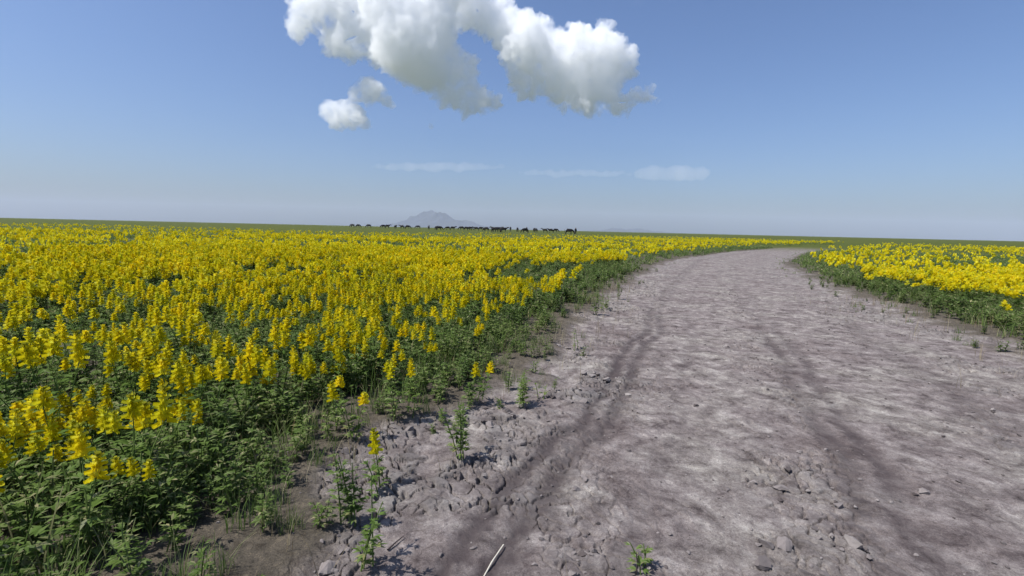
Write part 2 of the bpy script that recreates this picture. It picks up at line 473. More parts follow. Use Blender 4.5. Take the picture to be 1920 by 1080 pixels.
def scatter_mesh(name, protos, x, y, z, rot, s, pick, mats, lean=None):
    VS, QS, MS, base = [], [], [], 0
    for k, (V, Q, M) in enumerate(protos):
        I = np.where(pick == k)[0]
        if not len(I): continue
        c, sn = np.cos(rot[I])[:, None], np.sin(rot[I])[:, None]
        ss = s[I][:, None]
        vx = (V[None, :, 0] * c - V[None, :, 1] * sn) * ss + x[I][:, None]
        vy = (V[None, :, 0] * sn + V[None, :, 1] * c) * ss + y[I][:, None]
        vz = V[None, :, 2] * ss + z[I][:, None]
        VS.append(np.stack([vx, vy, vz], -1).reshape(-1, 3).astype(np.float32))
        QS.append((Q[None] + (np.arange(len(I)) * len(V))[:, None, None] + base).reshape(-1, 4))
        MS.append(np.tile(M, len(I))); base += len(I) * len(V)
    return quad_mesh(name, np.vstack(VS), np.vstack(QS), mats, np.concatenate(MS))

def wedge(d0, d1, dens, half=58, rg=RNG):
    n = int(dens * math.radians(2 * half) / 2 * (d1 * d1 - d0 * d0))
    r = np.sqrt(rg.random(n) * (d1 * d1 - d0 * d0) + d0 * d0); a = np.radians((rg.random(n) * 2 - 1) * half)
    return r * np.sin(a), r * np.cos(a)

def ell(x, y, cx, cy, rx, ry, k=1.0):
    return k * np.exp(-(((x - cx) / rx) ** 2 + ((y - cy) / ry) ** 2) ** 1.5)
def flower_density(x, y):
    sl, sr = s_left(x, y), s_right(x, y)
    d = np.hypot(x, y)
    clump = fbm(x * .9 + 30, y * .9 + 12, 3)
    band = fbm(x * .16 + 3, y * .5 + 50, 3)
    jit = 1.2 * (fbm(x * .8 + 5, y * .8, 2) - .5)
    inset = .34 + .012 * d
    a = sstep(inset, inset + .8, sl + jit) * np.clip(.48 + 7.5 * (clump - .485 + .04 * sstep(11, 18, d)), .02, 1.3) * np.clip(.65 + 2.4 * (band - .4), .3, 1.25)
    b = sstep(.8, 2.2, sr + jit) * np.clip(.25 + 2.6 * (clump - .42), .05, 1.2) * np.clip(.45 + 2.4 * (band - .4), .2, 1.2)
    a = a + .30 * sstep(.40, .8, sl + .6 * jit) * sstep(4.6, 5.4, d) * (1 - sstep(8, 10, d))
    f = np.maximum(a, b)
    a_ = x / np.maximum(y, .5)
    dl, du = 10.4 + 12 * a_ + 1.2 * (clump - .5), 14.2 + 24 * a_ + 3 * (clump - .5)
    f = f * (1 - .97 * sstep(dl - .8, dl, d) * (1 - sstep(du, du + 1, d)) * sstep(-.16, -.05, a_) * (1 - sstep(.38, .45, a_)))   # a green strip without flowers
    f = f * (1 - .55 * sstep(-.02, .06, a_) * (d < 11) * (d > 7.5))
    f = f
    lim = 46 + 1.6 * np.clip(x, 0, 60) + 14 * (fbm(x * .06, y * .06, 2) - .5)
    f = f * (1 - sstep(lim, lim + 16, d)) * (1 - .80 * sstep(15, 30, d) * sstep(.40, .52, fbm(x * .07 + 7, y * .24, 3))) * (1 - .62 * sstep(14, 32, d))
    f = np.maximum(f, .035 * sstep(44, 50, d) * sstep(.52, .6, fbm(x * .02 + 4, y * .10 + 9, 3)) * (np.maximum(sl, sr) > 1.5))
    f = f * (1 - .85 * ell(x, y, -.2, 4.5, .95, .75))
    return f

# individually built plants: prototypes first, each a thing with its stems and flower spikes
def plant_proto(seed, nst, h, nspk, label, cat, group=None, name='flowering_plant', s0=.033, leafs=None, spread=1.0, green=False):
    rg = np.random.default_rng(seed)
    root = empty(name)
    tag(root, label, cat, group)
    for k in range(nst):
        b = MB(); hh = h * (.72 + .34 * rg.random()) if k else h
        f = leafy_stem(b, rg, hh, 0, leafs=leafs, spread=spread)
        an, rr = rg.random() * 6.283, (.012 + .05 * rg.random()) * (1 if nst > 1 else 0)
        st = mesh_obj('leafy_stem', b.mesh('leafy_stem', [M_LEAF]), root)
        st.location = (math.cos(an) * rr, math.sin(an) * rr, 0)
        if k < nspk:
            fb = MB(); spike(fb, rg, .06 + .08 * rg.random(), 0, 0, 1, s0)
            sp = mesh_obj('flower_spike', fb.mesh('flower_spike', [M_PETAL, M_BUD]), st)
            sp.location = f(.93); sp.rotation_euler = ((rg.random() - .5) * .3, (rg.random() - .5) * .3, rg.random() * 6)
    return root
def kids(o): return [c for c in bpy.data.objects if c.parent == o]
def copy_tree(o, tree, parent=None):
    c = o.copy(); col.objects.link(c); c.parent = parent
    for ch in tree.get(o.name, ()): copy_tree(ch, tree, c)
    return c
def tree_of(roots):
    t = {}
    for o in bpy.data.objects:
        if o.parent: t.setdefault(o.parent.name, []).append(o)
    return t

# ---- lone plants the photograph shows at the edge (base points read off the picture)
GP = 'yellow flowering plants at the front of the field'
def lone(px, py, h, nst, nspk, label, seed, name='flowering_plant', cat='flower', **kw):
    x, y = at(px, py)
    o = plant_proto(seed, nst, h, nspk, label, cat, name=name, **kw)
    o.location = (x, y, gz(x, y) - .005)
    return o
lone(714, 922, .21, 2, 1, 'single bright yellow flower alone on bare mud, lowest in the picture', 11, s0=.034)
lone(882, 762, .25, 3, 1, 'yellow flower at the field edge directly behind the tall green weed', 12, s0=.032)
lone(896, 752, .27, 2, 1, 'yellow flower beside a brown gap, last one before the bare mud', 13, s0=.030)
lone(744, 792, .36, 3, 2, 'pair of small yellow flower heads standing before the dense yellow clumps', 14, s0=.028)
lone(766, 786, .34, 2, 1, 'small yellow flower head at the dark shaded edge of the foliage', 15, s0=.030)
lone(672, 830, .40, 3, 3, 'low yellow flower cluster over green foliage at the near left', 16)
lone(868, 868, .36, 4, 0, 'tall green leafy weed alone on broken mud, no flowers', 21, 'weed', 'weed', leafs=26, spread=.72)
lone(972, 760, .30, 4, 0, 'bushy green weed on dark clods at the corner of the field', 22, 'weed', 'weed', leafs=24, spread=.75)
lone(1020, 745, .14, 2, 0, 'small dark sprig on bare mud right of the bushy corner weed', 23, 'weed', 'weed', leafs=5, spread=.7)
lone(1078, 655, .26, 2, 0, 'thin grey weed standing in the rough strip beside the wheel rut', 24, 'weed', 'weed', leafs=7, spread=.8)
lone(1115, 590, .34, 4, 0, 'round dry olive weed on the track edge further up', 25, 'weed', 'weed', leafs=14, spread=1.1)
lone(1135, 582, .42, 3, 0, 'pale weed right behind the round olive weed', 26, 'weed', 'weed', leafs=10)
lone(1157, 560, .44, 3, 0, 'upright grey green weed farthest along the track edge', 27, 'weed', 'weed', leafs=20, spread=.75)
lone(686, 1052, .36, 3, 0, 'brown green stalky weed on mud at the lower left', 28, 'weed', 'weed', leafs=14, spread=.65)
lone(664, 985, .40, 4, 0, 'taller green weed at the lower left beside the single yellow flower', 29, 'weed', 'weed', leafs=20, spread=.75)
lone(1216, 1066, .10, 4, 0, 'flattened tuft of grey green leaves beside an upright dark twig', 30, 'weed', 'weed', leafs=6, spread=.6)

# ---- the front of the field: individual plants
xs, ys = wedge(2.2, 22, 27, 72)
fd = flower_density(xs, ys)
keep = RNG.random(len(xs)) < fd
xs, ys = xs[keep], ys[keep]
dd = np.hypot(xs, ys)
px_ = xs / np.maximum(ys, .1) * FPX + 960
score = dd * np.where((px_ > 610) & (px_ < 1310), 1.0, 1.9)
order = np.argsort(score)
NP_ = 282
front, rest = order[:NP_], order[NP_:]
protos = [plant_proto(100 + k, n, h, s, 'leafy yellow flowering plant among the front rows of the field', 'flower', GP)
          for k, (n, h, s) in enumerate([(3, .40, 3), (4, .38, 3), (2, .42, 2), (5, .40, 4), (3, .34, 2), (4, .43, 4), (2, .36, 2), (3, .45, 3), (4, .36, 4), (1, .40, 1), (3, .38, 3), (5, .36, 3)])]
tree = tree_of(protos)
zf = ground_z(xs, ys)[0]
for i, k in enumerate(front):
    pr = protos[i % len(protos)]
    o = pr if i < len(protos) else copy_tree(pr, tree)
    o.location = (xs[k], ys[k], zf[k] - .005)
    o.rotation_euler = (0, 0, random.random() * 6.283)
    s = .72 + .56 * random.random(); o.scale = (s, s, s * (.92 + .2 * random.random()))

# ---- the rest of the flowers: one mass
def lod_protos(lod, n, seed):
    rg = np.random.default_rng(seed)
    return [full_plant(rg, lod, int(rg.integers(2, 6)), .34 + .1 * rg.random()) for _ in range(n)]
def flower_mass():
    V, Q, M, base = [], [], [], 0
    P0, P1, P2 = lod_protos(0, 8, 51), lod_protos(1, 10, 52), lod_protos(2, 12, 53)
    xr, yr = xs[rest], ys[rest]
    x2, y2 = wedge(22, 48, 17); x3, y3 = wedge(48, 100, 11)
    k2 = RNG.random(len(x2)) < flower_density(x2, y2); k3 = RNG.random(len(x3)) < flower_density(x3, y3)
    dr = np.hypot(xr, yr)
    sets = [(P0, xr[dr < 9], yr[dr < 9]), (P1, xr[dr >= 9], yr[dr >= 9]), (P2, x2[k2], y2[k2]), (P2, x3[k3], y3[k3])]
    for P, x, y in sets:
        n = len(x)
        if not n: continue
        z = ground_z(x, y)[0]
        me = scatter_mesh('tmp', P, x, y, z - .01, RNG.random(n) * 6.283, 0.75 + .50 * RNG.random(n), RNG.integers(0, len(P), n), [M_LEAF, M_PETAL])
        v = np.empty(len(me.vertices) * 3, np.float32); me.vertices.foreach_get('co', v)
        q = np.empty(len(me.loops), np.int32); me.loops.foreach_get('vertex_index', q)
        m = np.empty(len(me.polygons), np.int32); me.polygons.foreach_get('material_index', m)
        V.append(v.reshape(-1, 3)); Q.append(q.reshape(-1, 4) + base); M.append(m); base += len(v) // 3
        bpy.data.meshes.remove(me)
    o = mesh_obj('wildflowers', quad_mesh('wildflowers', np.vstack(V), np.vstack(Q), [M_LEAF, M_PETAL], np.concatenate(M)))
    tag(o, 'dense mass of yellow wildflowers filling the field behind the front rows', 'wildflowers', kind='stuff')
flower_mass()

# ---- grass and low leafy growth between the flowers
def tuft(rg, n, h, wd, seg, sp=.05):
    b = MB()
    for k in range(n):
        a = rg.random() * 6.283; rr = sp * math.sqrt(rg.random())
        p = np.array([math.cos(a) * rr, math.sin(a) * rr, -.01]); a2 = rg.random() * 6.283
        hh = h * (.4 + .75 * rg.random()); ln = hh * (.08 + .55 * rg.random())
        side = np.array([-math.sin(a2), math.cos(a2), 0]) * wd * (.6 + .8 * rg.random())
        rows = []
        for q in range(seg + 1):
            t = q / seg
            c = p + np.array([math.cos(a2) * ln * t * t, math.sin(a2) * ln * t * t, hh * t * (1 - .25 * t)])
            ww = (1 - t * .85) * .5
            rows.append((c - side * ww, c + side * ww))
        b.strip(rows)
    return b.arr()
def green_density(x, y):
    sl, sr = s_left(x, y), s_right(x, y)
    j = .5 * (fbm(x * 2.2, y * 2.2, 3) - .5)
    g = np.maximum(sstep(-.05, .85, sl + 1.5 * j), sstep(0, 1.2, sr + j))
    g = np.maximum(g, .16 * sstep(-.55, -.05, sl + j) * sstep(.45, .6, fbm(x * 3, y * 3, 2)))
    g = np.maximum(g, .10 * sstep(-.9, -.1, sr + j))
    return g * np.clip(.55 + 2.0 * (fbm(x * 1.1 + 60, y * 1.1 + 4, 3) - .4), .48, 1.1)
def grass():
    V, Q, base = [], [], 0
    rg = np.random.default_rng(61)
    TA = [tuft(rg, 26, .30, .006, 3, .07) for _ in range(6)] + [full_plant(rg, 0, 3, .24 + .08 * rg.random(), False) for _ in range(6)]
    TB = [tuft(rg, 16, .30, .011, 2, .10) for _ in range(6)] + [full_plant(rg, 1, 4, .24 + .08 * rg.random(), False) for _ in range(6)]
    TC = [tuft(rg, 9, .24, .035, 1, .16) for _ in range(6)] + [full_plant(rg, 2, 5, .28, False) for _ in range(4)]
    for P, d0, d1, dens in ((TA, 1.6, 7, 120), (TB, 7, 20, 50), (TC, 20, 60, 14)):
        x, y = wedge(d0, d1, dens, 76 if d0 < 10 else 64)
        k = RNG.random(len(x)) < green_density(x, y); x, y = x[k], y[k]; n = len(x)
        z = ground_z(x, y)[0]
        sl = np.maximum(s_left(x, y), s_right(x, y))
        s = (.55 + .6 * RNG.random(n)) * (.55 + .5 * sstep(0, .8, sl))
        me = scatter_mesh('tmp', P, x, y, z - .005, RNG.random(n) * 6.283, s, RNG.integers(0, len(P), n), [M_GRASS])
        v = np.empty(len(me.vertices) * 3, np.float32); me.vertices.foreach_get('co', v)
        q = np.empty(len(me.loops), np.int32); me.loops.foreach_get('vertex_index', q)
        V.append(v.reshape(-1, 3)); Q.append(q.reshape(-1, 4) + base); base += len(v) // 3
        bpy.data.meshes.remove(me)
    o = mesh_obj('grass', quad_mesh('grass', np.vstack(V), np.vstack(Q), [M_GRASS]))
    tag(o, 'grey green grass and low leaves growing between the flowers', 'grass', kind='stuff')
grass()
def dry_stalks():
    rg = np.random.default_rng(77)
    P = [tuft(rg, int(rg.integers(2, 7)), .30, .0035, 3, .04) for _ in range(8)]
    x, y = wedge(1.4, 14, 24, 74)
    sl, sr = s_left(x, y), s_right(x, y)
    k = RNG.random(len(x)) < np.maximum(np.exp(-((sl - .15) / .5) ** 2), np.exp(-((sr - .3) / .9) ** 2)) * .9 + .25 * (np.maximum(sl, sr) > .0)
    x, y = x[k], y[k]; n = len(x)
    me = scatter_mesh('dry_grass', P, x, y, ground_z(x, y)[0] - .005, RNG.random(n) * 6.283, .5 + .8 * RNG.random(n), RNG.integers(0, 8, n), [M_DRY])
    tag(mesh_obj('dry_grass', me), 'thin dry straw coloured stalks along the edge of the field', 'dry grass', kind='stuff')
dry_stalks()

# ---------------------------------------------------------------- clods and crumbs of dried mud
def clod_bm(seed, sub):
    rg = np.random.default_rng(seed + 500)
    bm = bmesh.new()
    for k in range(16):
        p = rg.normal(size=3); p /= np.linalg.norm(p); bm.verts.new(p * (.75 + .35 * rg.random()))
    h = bmesh.ops.convex_hull(bm, input=bm.verts)
    bmesh.ops.delete(bm, geom=[q for q in h['geom_interior'] if isinstance(q, bmesh.types.BMVert)], context='VERTS')
    bmesh.ops.triangulate(bm, faces=bm.faces[:])
    if sub > 1: bmesh.ops.subdivide_edges(bm, edges=bm.edges[:], cuts=3, use_grid_fill=True); bmesh.ops.triangulate(bm, faces=bm.faces[:])
    V = np.array([v.co[:] for v in bm.verts])
    n = vnoise3(V * 1.3 + seed * 3.7 + 20) + .5 * vnoise3(V * 3.1 + seed + 9)
    for v, k in zip(bm.verts, n):
        v.co = v.co * (.70 + .36 * k); v.co.z *= .62; v.co.y *= .85
    return bm
def clods():
    meshes = []
    for k in range(8):
        bm = clod_bm(k, 3); me = bpy.data.meshes.new('mud_clod'); bm.to_mesh(me); bm.free(); me.materials.append(M_CLOD)
        meshes.append(me)
    x, y = wedge(1.5, 6, 200, 50)
    c = ground_z(x, y)[3]; d = np.hypot(x, y)
    k = RNG.random(len(x)) < c * 1.2 * sstep(.42, .6, fbm(x * 1.6, y * 1.6, 2))
    x, y, d = x[k], y[k], d[k]
    o_ = np.argsort(d * np.where(s_left(x, y) > -1.5, 1, 2.2))[:260]
    z = ground_z(x, y)[0]
    for i in o_:
        o = bpy.data.objects.new('mud_clod', meshes[int(RNG.integers(8))]); link(o)
        s = .010 + .034 * RNG.random() ** 2.2
        o.location = (x[i], y[i], z[i] + s * .18); o.rotation_euler = (RNG.random() * .5, RNG.random() * .5, RNG.random() * 6.28); o.scale = (s * 1.2, s, s)
        tag(o, 'small dried mud clod lying on the broken crust at the track edge', 'clod', 'mud clods along the track edge')
    # crumbs
    P = []
    for k in range(6):
        bm = clod_bm(k + 30, 1); bm.verts.ensure_lookup_table()
        V = np.array([v.co[:] for v in bm.verts]); T = np.array([[v.index for v in f.verts] for f in bm.faces]); bm.free()
        P.append((V, T))
    x, y = wedge(1.2, 14, 230, 66)
    zz, veg, rut, c = ground_z(x, y)
    k = RNG.random(len(x)) < (c * .9 + .10 + .08 * (1 - veg)) * (.4 + .9 * fbm(x * 2, y * 2, 2))
    x, y, zz = x[k], y[k], zz[k]
    VS, TS, base = [], [], 0
    for xx, yy, z0 in zip(x, y, zz):
        V, T = P[int(RNG.integers(6))]
        a = RNG.random() * 6.28; s = .004 + .015 * RNG.random() ** 2.2
        R = np.array([[math.cos(a), -math.sin(a), 0], [math.sin(a), math.cos(a), 0], [0, 0, 1]])
        VS.append((V @ R.T) * s + (xx, yy, z0 + s * .2)); TS.append(T + base); base += len(V)
    me = quad_mesh('rubble', np.vstack(VS), np.vstack(TS), [M_CLOD])
    tag(mesh_obj('rubble', me), 'loose crumbs of dried grey mud strewn on the track', 'rubble', kind='stuff')
clods()

# ---------------------------------------------------------------- straw and twigs
def stick(name, pts, radii, m, label, cat):
    b = MB(); b.tube([np.array(p) for p in pts], radii, 0, 6)
    tag(mesh_obj(name, b.mesh(name, [m], True)), label, cat)
def gp(px, py, dz): x, y = at(px, py); return (x, y, gz(x, y) + dz)
a, b2, c2 = gp(896, 1084, .012), gp(922, 1050, .014), gp(944, 1020, .016)
stick('straw', [a, b2, c2], [.0035, .0042, .0030], M_STRAW, 'pale dry straw lying on the mud at the bottom of the picture', 'straw')
stick('twig', [gp(727, 1034, .008), gp(741, 1022, .012), gp(757, 1010, .012)], [.005, .0035, .002], M_TWIG, 'short dark twig lying on mud right of the stalky weed', 'twig')
x, y = at(1192, 1078); z0 = gz(x, y)
stick('twig', [(x, y, z0 - .01), (x + .004, y, z0 + .05), (x - .002, y + .003, z0 + .095)], [.0035, .003, .002], M_TWIG, 'dark twig standing upright in the mud near the lower right', 'twig')

# ---------------------------------------------------------------- cattle and people on the horizon
def skin_mesh(name, verts, edges, radii, root, m, levels=2):
    me = bpy.data.meshes.new('tmp'); me.from_pydata(verts, edges, []); o = link(bpy.data.objects.new('tmp', me))
    o.modifiers.new('Skin', 'SKIN'); sb = o.modifiers.new('Subdivision', 'SUBSURF'); sb.levels = sb.render_levels = levels
    for sv, r in zip(me.skin_vertices[0].data, radii):
        sv.radius = r if isinstance(r, tuple) else (r, r)
    me.skin_vertices[0].data[root].use_root = True
    ev = o.evaluated_get(bpy.context.evaluated_depsgraph_get())
    out = bpy.data.meshes.new_from_object(ev); out.name = name
    bpy.data.objects.remove(o); bpy.data.meshes.remove(me)
    out.materials.clear(); out.materials.append(m)
    for p in out.polygons: p.use_smooth = True
    return out

def cow(grazing, seed):
    rg = random.Random(seed)
    V, E, R = [], [], []
    def v(p, r, frm=None):
        V.append(p); R.append(r)
        if frm is not None: E.append((frm, len(V) - 1))
        return len(V) - 1
    pel = v((-.62, 0, 1.02), (.27, .30))
    bel = v((-.10, 0, .95), (.31, .36), pel)
    che = v((.45, 0, .95), (.28, .34), bel)
    sho = v((.68, 0, 1.05), (.20, .26), che)
    if grazing:
        n1 = v((.98, 0, .86), (.13, .18), sho); n2 = v((1.17, 0, .58), (.11, .14), n1)
        h1 = v((1.26, 0, .38), (.11, .13), n2); h2 = v((1.34, 0, .16), (.07, .08), h1)
    else:
        n1 = v((.98, 0, 1.20), (.13, .19), sho); n2 = v((1.16, 0, 1.33), (.12, .14), n1)
        h1 = v((1.33, 0, 1.32), (.11, .12), n2); h2 = v((1.58, 0, 1.14), (.07, .08), h1)
    for sg in (-1, 1):
        st = .06 * rg.uniform(-1, 1)
        a = v((-.66, sg * .17, .78), (.13, .17), pel); k = v((-.55 + st, sg * .19, .58), .10, a)
        h = v((-.74 + st, sg * .19, .38), .060, k); f = v((-.70 + st, sg * .19, .08), .048, h); v((-.66 + st, sg * .19, .03), .055, f)
        st = .08 * rg.uniform(-1, 1)
        a = v((.50, sg * .16, .70), (.10, .13), che); k = v((.50 + st * .5, sg * .17, .40), .062, a)
        f = v((.50 + st, sg * .17, .08), .046, k); v((.53 + st, sg * .17, .03), .054, f)
    root = empty('cow')
    mesh_obj('body', skin_mesh('cow_body', V, E, R, 1, M_HIDE, 2), root)
    b = MB(); b.tube([(-.86, 0, 1.18), (-.96, 0, 1.05), (-.97, 0, .70), (-.95, 0, .42)], [.035, .028, .022, .05], 0, 6)
    mesh_obj('tail', b.mesh('tail', [M_HIDE], True), root)
    hx_, hz_ = (V[h1][0], V[h1][2])
    for sg in (-1, 1):
        b = MB(); b.tube([(hx_ - .04, sg * .07, hz_ + .09), (hx_ - .02, sg * .20, hz_ + .15), (hx_ + .03, sg * .25, hz_ + .27)], [.03, .022, .006], 0, 6)
        mesh_obj('horn', b.mesh('horn', [M_HORN], True), root)
        b = MB(); leaflet(b, np.array([hx_ - .07, sg * .09, hz_ + .05]), [-.1, sg, -.05], .2, .1, .2, 0, 3)
        b.mesh('ear', [M_HIDE]); mesh_obj('ear', b.mesh('ear', [M_HIDE]), root)
    return root

def person(seed, coat, legs, long_coat=False):
    V, E, R = [], [], []
    def v(p, r, frm=None):
        V.append(p); R.append(r)
        if frm is not None: E.append((frm, len(V) - 1))
        return len(V) - 1
    pel = v((0, 0, .92), (.17, .12)); ab = v((0, .01, 1.12), (.155, .11), pel); ch = v((0, 0, 1.32), (.18, .12), ab)
    nk = v((0, .01, 1.49), .06, ch); hd = v((0, .02, 1.60), (.085, .095), nk); v((0, .02, 1.70), (.075, .09), hd)
    for sg in (-1, 1):
        sh = v((sg * .19, 0, 1.39), .065, ch); el = v((sg * .25, -.03, 1.12), .047, sh); wr = v((sg * .24, .05, .88), .032, el); v((sg * .235, .08, .78), (.02, .035), wr)
        hp = v((sg * .10, 0, .84), .095, pel); kn = v((sg * .12, .02 * sg, .48), .065, hp); an = v((sg * .13, -.02 * sg, .09), .045, kn); v((sg * .14, .13, .04), .04, an)
    root = empty('person')
    body = skin_mesh('person_body', V, E, R, 0, M_SKIN, 2); mesh_obj('body', body, root)
    def shell(name, m, test, off):
        me = body.copy(); me.name = name; me.materials.clear(); me.materials.append(m)
        bm = bmesh.new(); bm.from_mesh(me); bm.normal_update()
        bmesh.ops.delete(bm, geom=[f for f in bm.faces if not test(f.calc_center_median())], context='FACES')
        for q in bm.verts: q.co += q.normal * off
        bm.to_mesh(me); bm.free(); mesh_obj(name, me, root)
    low = .55 if long_coat else .82
    shell('coat', coat, lambda c: low < c.z < 1.47 and not (abs(c.x) > .2 and c.z < .88), .022)
    shell('trousers', legs, lambda c: c.z < low + .1 and abs(c.x) < .2 and c.z > .1, .012)
    shell('shoes', M_TROUS, lambda c: c.z <= .11, .01)
    shell('hair', M_HAIR, lambda c: c.z > 1.66 or (c.z > 1.54 and c.y < .0), .014)
    return root

def herd():
    base = {('g', k): cow(True, k) for k in range(2)}
    base.update({('s', k): cow(False, k + 9) for k in range(2)})
    ppl = [person(1, M_COAT, M_TROUS), person(2, M_COAT, M_TROUS, True)]
    tree = tree_of(None)
    used = set()
    def put(src, px, foot, hpx, hm, rz, lab, cat, grp=None):
        o = src if src.name not in used else copy_tree(src, tree)
        used.add(src.name)
        Y = hm * FPX / hpx
        for _ in range(3):
            p = on_depth(px, foot, Y)
        z = float(lay(np.array([p[0]]), np.array([p[1]]))[0])
        o.location = (p[0], p[1], z - .02); o.rotation_euler = (0, 0, rz)
        s = 1.18 + .14 * random.random(); o.scale = (s, s, s)
        tag(o, lab, cat, grp)
    GC = 'cattle of the herd along the horizon'
    R = math.radians
    L = [  # px, foot row, height px, kind, heading, label
        (661, 426, 5.0, 'g', 170, 'dark grazing cow first from the left end of the horizon herd'),
        (671, 426, 5.2, 'g', 10, 'dark grazing cow second from the left end of the horizon herd'),
        (692, 427.5, 5.2, 'g', 185, 'dark cow alone third from the left end of the horizon herd'),
        (719, 428.5, 5.4, 'g', 200, 'dark grazing cow left of the hill, first of a touching pair'),
        (726, 428.7, 5.4, 's', 5, 'dark cow left of the hill, second of a touching pair'),
        (741.5, 429, 5.6, 's', 80, 'dark cow seen end on below the left foot of the hill'),
        (754, 429.3, 5.4, 's', 165, 'dark cow with raised head below the left slope of the hill'),
        (764, 429.6, 5.6, 'g', 5, 'dark grazing cow below the middle of the hill left slope'),
        (784, 430, 5.0, 'g', 185, 'dark low cow below the upper left slope of the hill'),
        (804, 430.5, 5.6, 's', 95, 'dark cow seen end on below the hill summit'),
        (818, 431.3, 6.6, 's', 75, 'dark cow end on, left one of two touching under the summit'),
        (823.5, 431.4, 6.6, 'g', 20, 'dark grazing cow, right one of two touching under the summit'),
        (840, 431.5, 5.6, 'g', 190, 'dark cow in the left half of the pair below the right slope'),
        (848.5, 431.8, 6.2, 's', 10, 'dark cow in the right half of the pair below the right slope'),
        (866, 432.3, 5.8, 'g', 180, 'dark grazing cow, first of three in a line right of summit'),
        (874, 432.5, 5.8, 'g', 5, 'dark grazing cow, middle of three in a line right of summit'),
        (881, 432.6, 5.6, 'g', 10, 'dark grazing cow, last of three in a line right of summit'),
        (893, 432.9, 6.0, 's', 185, 'dark cow facing left under the right foot of the hill'),
        (901, 433.0, 5.8, 'g', 0, 'dark grazing cow facing right under the right foot of the hill'),
        (912, 433.6, 6.6, 'g', 150, 'dark cow just left of the tight dark bunch'),
        (923, 434.0, 7.6, 's', 100, 'dark cow at the left end of the tight bunch'),
        (928.5, 434.1, 7.6, 's', 170, 'dark cow second in the tight bunch'),
        (934, 434.0, 7.4, 's', 15, 'dark cow in the middle of the tight bunch'),
        (939.5, 434.3, 7.8, 's', 80, 'dark cow fourth in the tight bunch'),
        (944, 434.3, 7.6, 's', 10, 'dark cow at the right end of the tight bunch'),
        (970, 436.2, 6.4, 's', 95, 'dark cow end on right of the lone herder'),
        (985, 438.6, 8.2, 'g', 205, 'dark cow with its head down, nearest of the herd centre'),
        (1001, 436.2, 5.4, 's', 80, 'thin dark cow end on, left of a pair by the gap'),
        (1005, 436.4, 6.6, 's', 105, 'dark cow end on, right of a pair by the gap'),
        (1022, 436.6, 6.4, 's', 160, 'dark cow turned left, just before the long pair'),
        (1033, 436.9, 6.6, 's', 180, 'dark cow on the left of the long pair near the right end'),
        (1041, 437.0, 6.0, 'g', 0, 'dark grazing cow on the right of the long pair'),
        (1066.5, 438.8, 8.8, 'g', 0, 'black cow grazing beside the standing person at the herd end'),
    ]
    for i, (px, ft, h, k, rz, lab) in enumerate(L):
        put(base[(k, i % 2)], px, ft, h, 1.36, R(rz), lab, 'cow', GC)
    put(ppl[0], 957, 434.4, 8.2, 1.75, R(170), 'person in dark clothes standing alone right of the tight bunch', 'person')
    put(ppl[1], 1079, 439.4, 11.0, 1.75, R(200), 'person in a long dark coat standing at the right end of the herd', 'person')
    put(ppl[0], 987.5, 434.8, 8.0, 1.75, R(150), 'person in dark clothes standing behind the cow at herd centre', 'person')
herd()

# ---------------------------------------------------------------- clouds
def cloud_material(name, dens, aniso=.0, scale=0):
    m = bpy.data.materials.new(name); m.use_nodes = True
    n = m.node_tree; n.nodes.clear()
    out = n.nodes.new('ShaderNodeOutputMaterial'); v = n.nodes.new('ShaderNodeVolumePrincipled')
    v.inputs['Density'].default_value = dens; v.inputs['Anisotropy'].default_value = aniso
    v.inputs['Color'].default_value = (.9995, .9995, 1, 1)
    if scale:                                    # torn, lumpy vapour
        g = n.nodes.new('ShaderNodeNewGeometry')
        t = noise(n, 1 / scale, 6, .66, g.outputs['Position'])
        mr = mk(n, 'ShaderNodeMapRange', interpolation_type='SMOOTHSTEP')
        mr.inputs['From Min'].default_value, mr.inputs['From Max'].default_value = .34, .58
        mr.inputs['To Min'].default_value, mr.inputs['To Max'].default_value = dens * .05, dens
        n.links.new(t, mr.inputs['Value']); n.links.new(mr.outputs[0], v.inputs['Density'])
    n.links.new(v.outputs[0], out.inputs['Volume'])
    return m
M_CLOUD = cloud_material('cloud_vapour', .026, .0, 50)
M_WISP = cloud_material('thin_cloud_vapour', .0011)
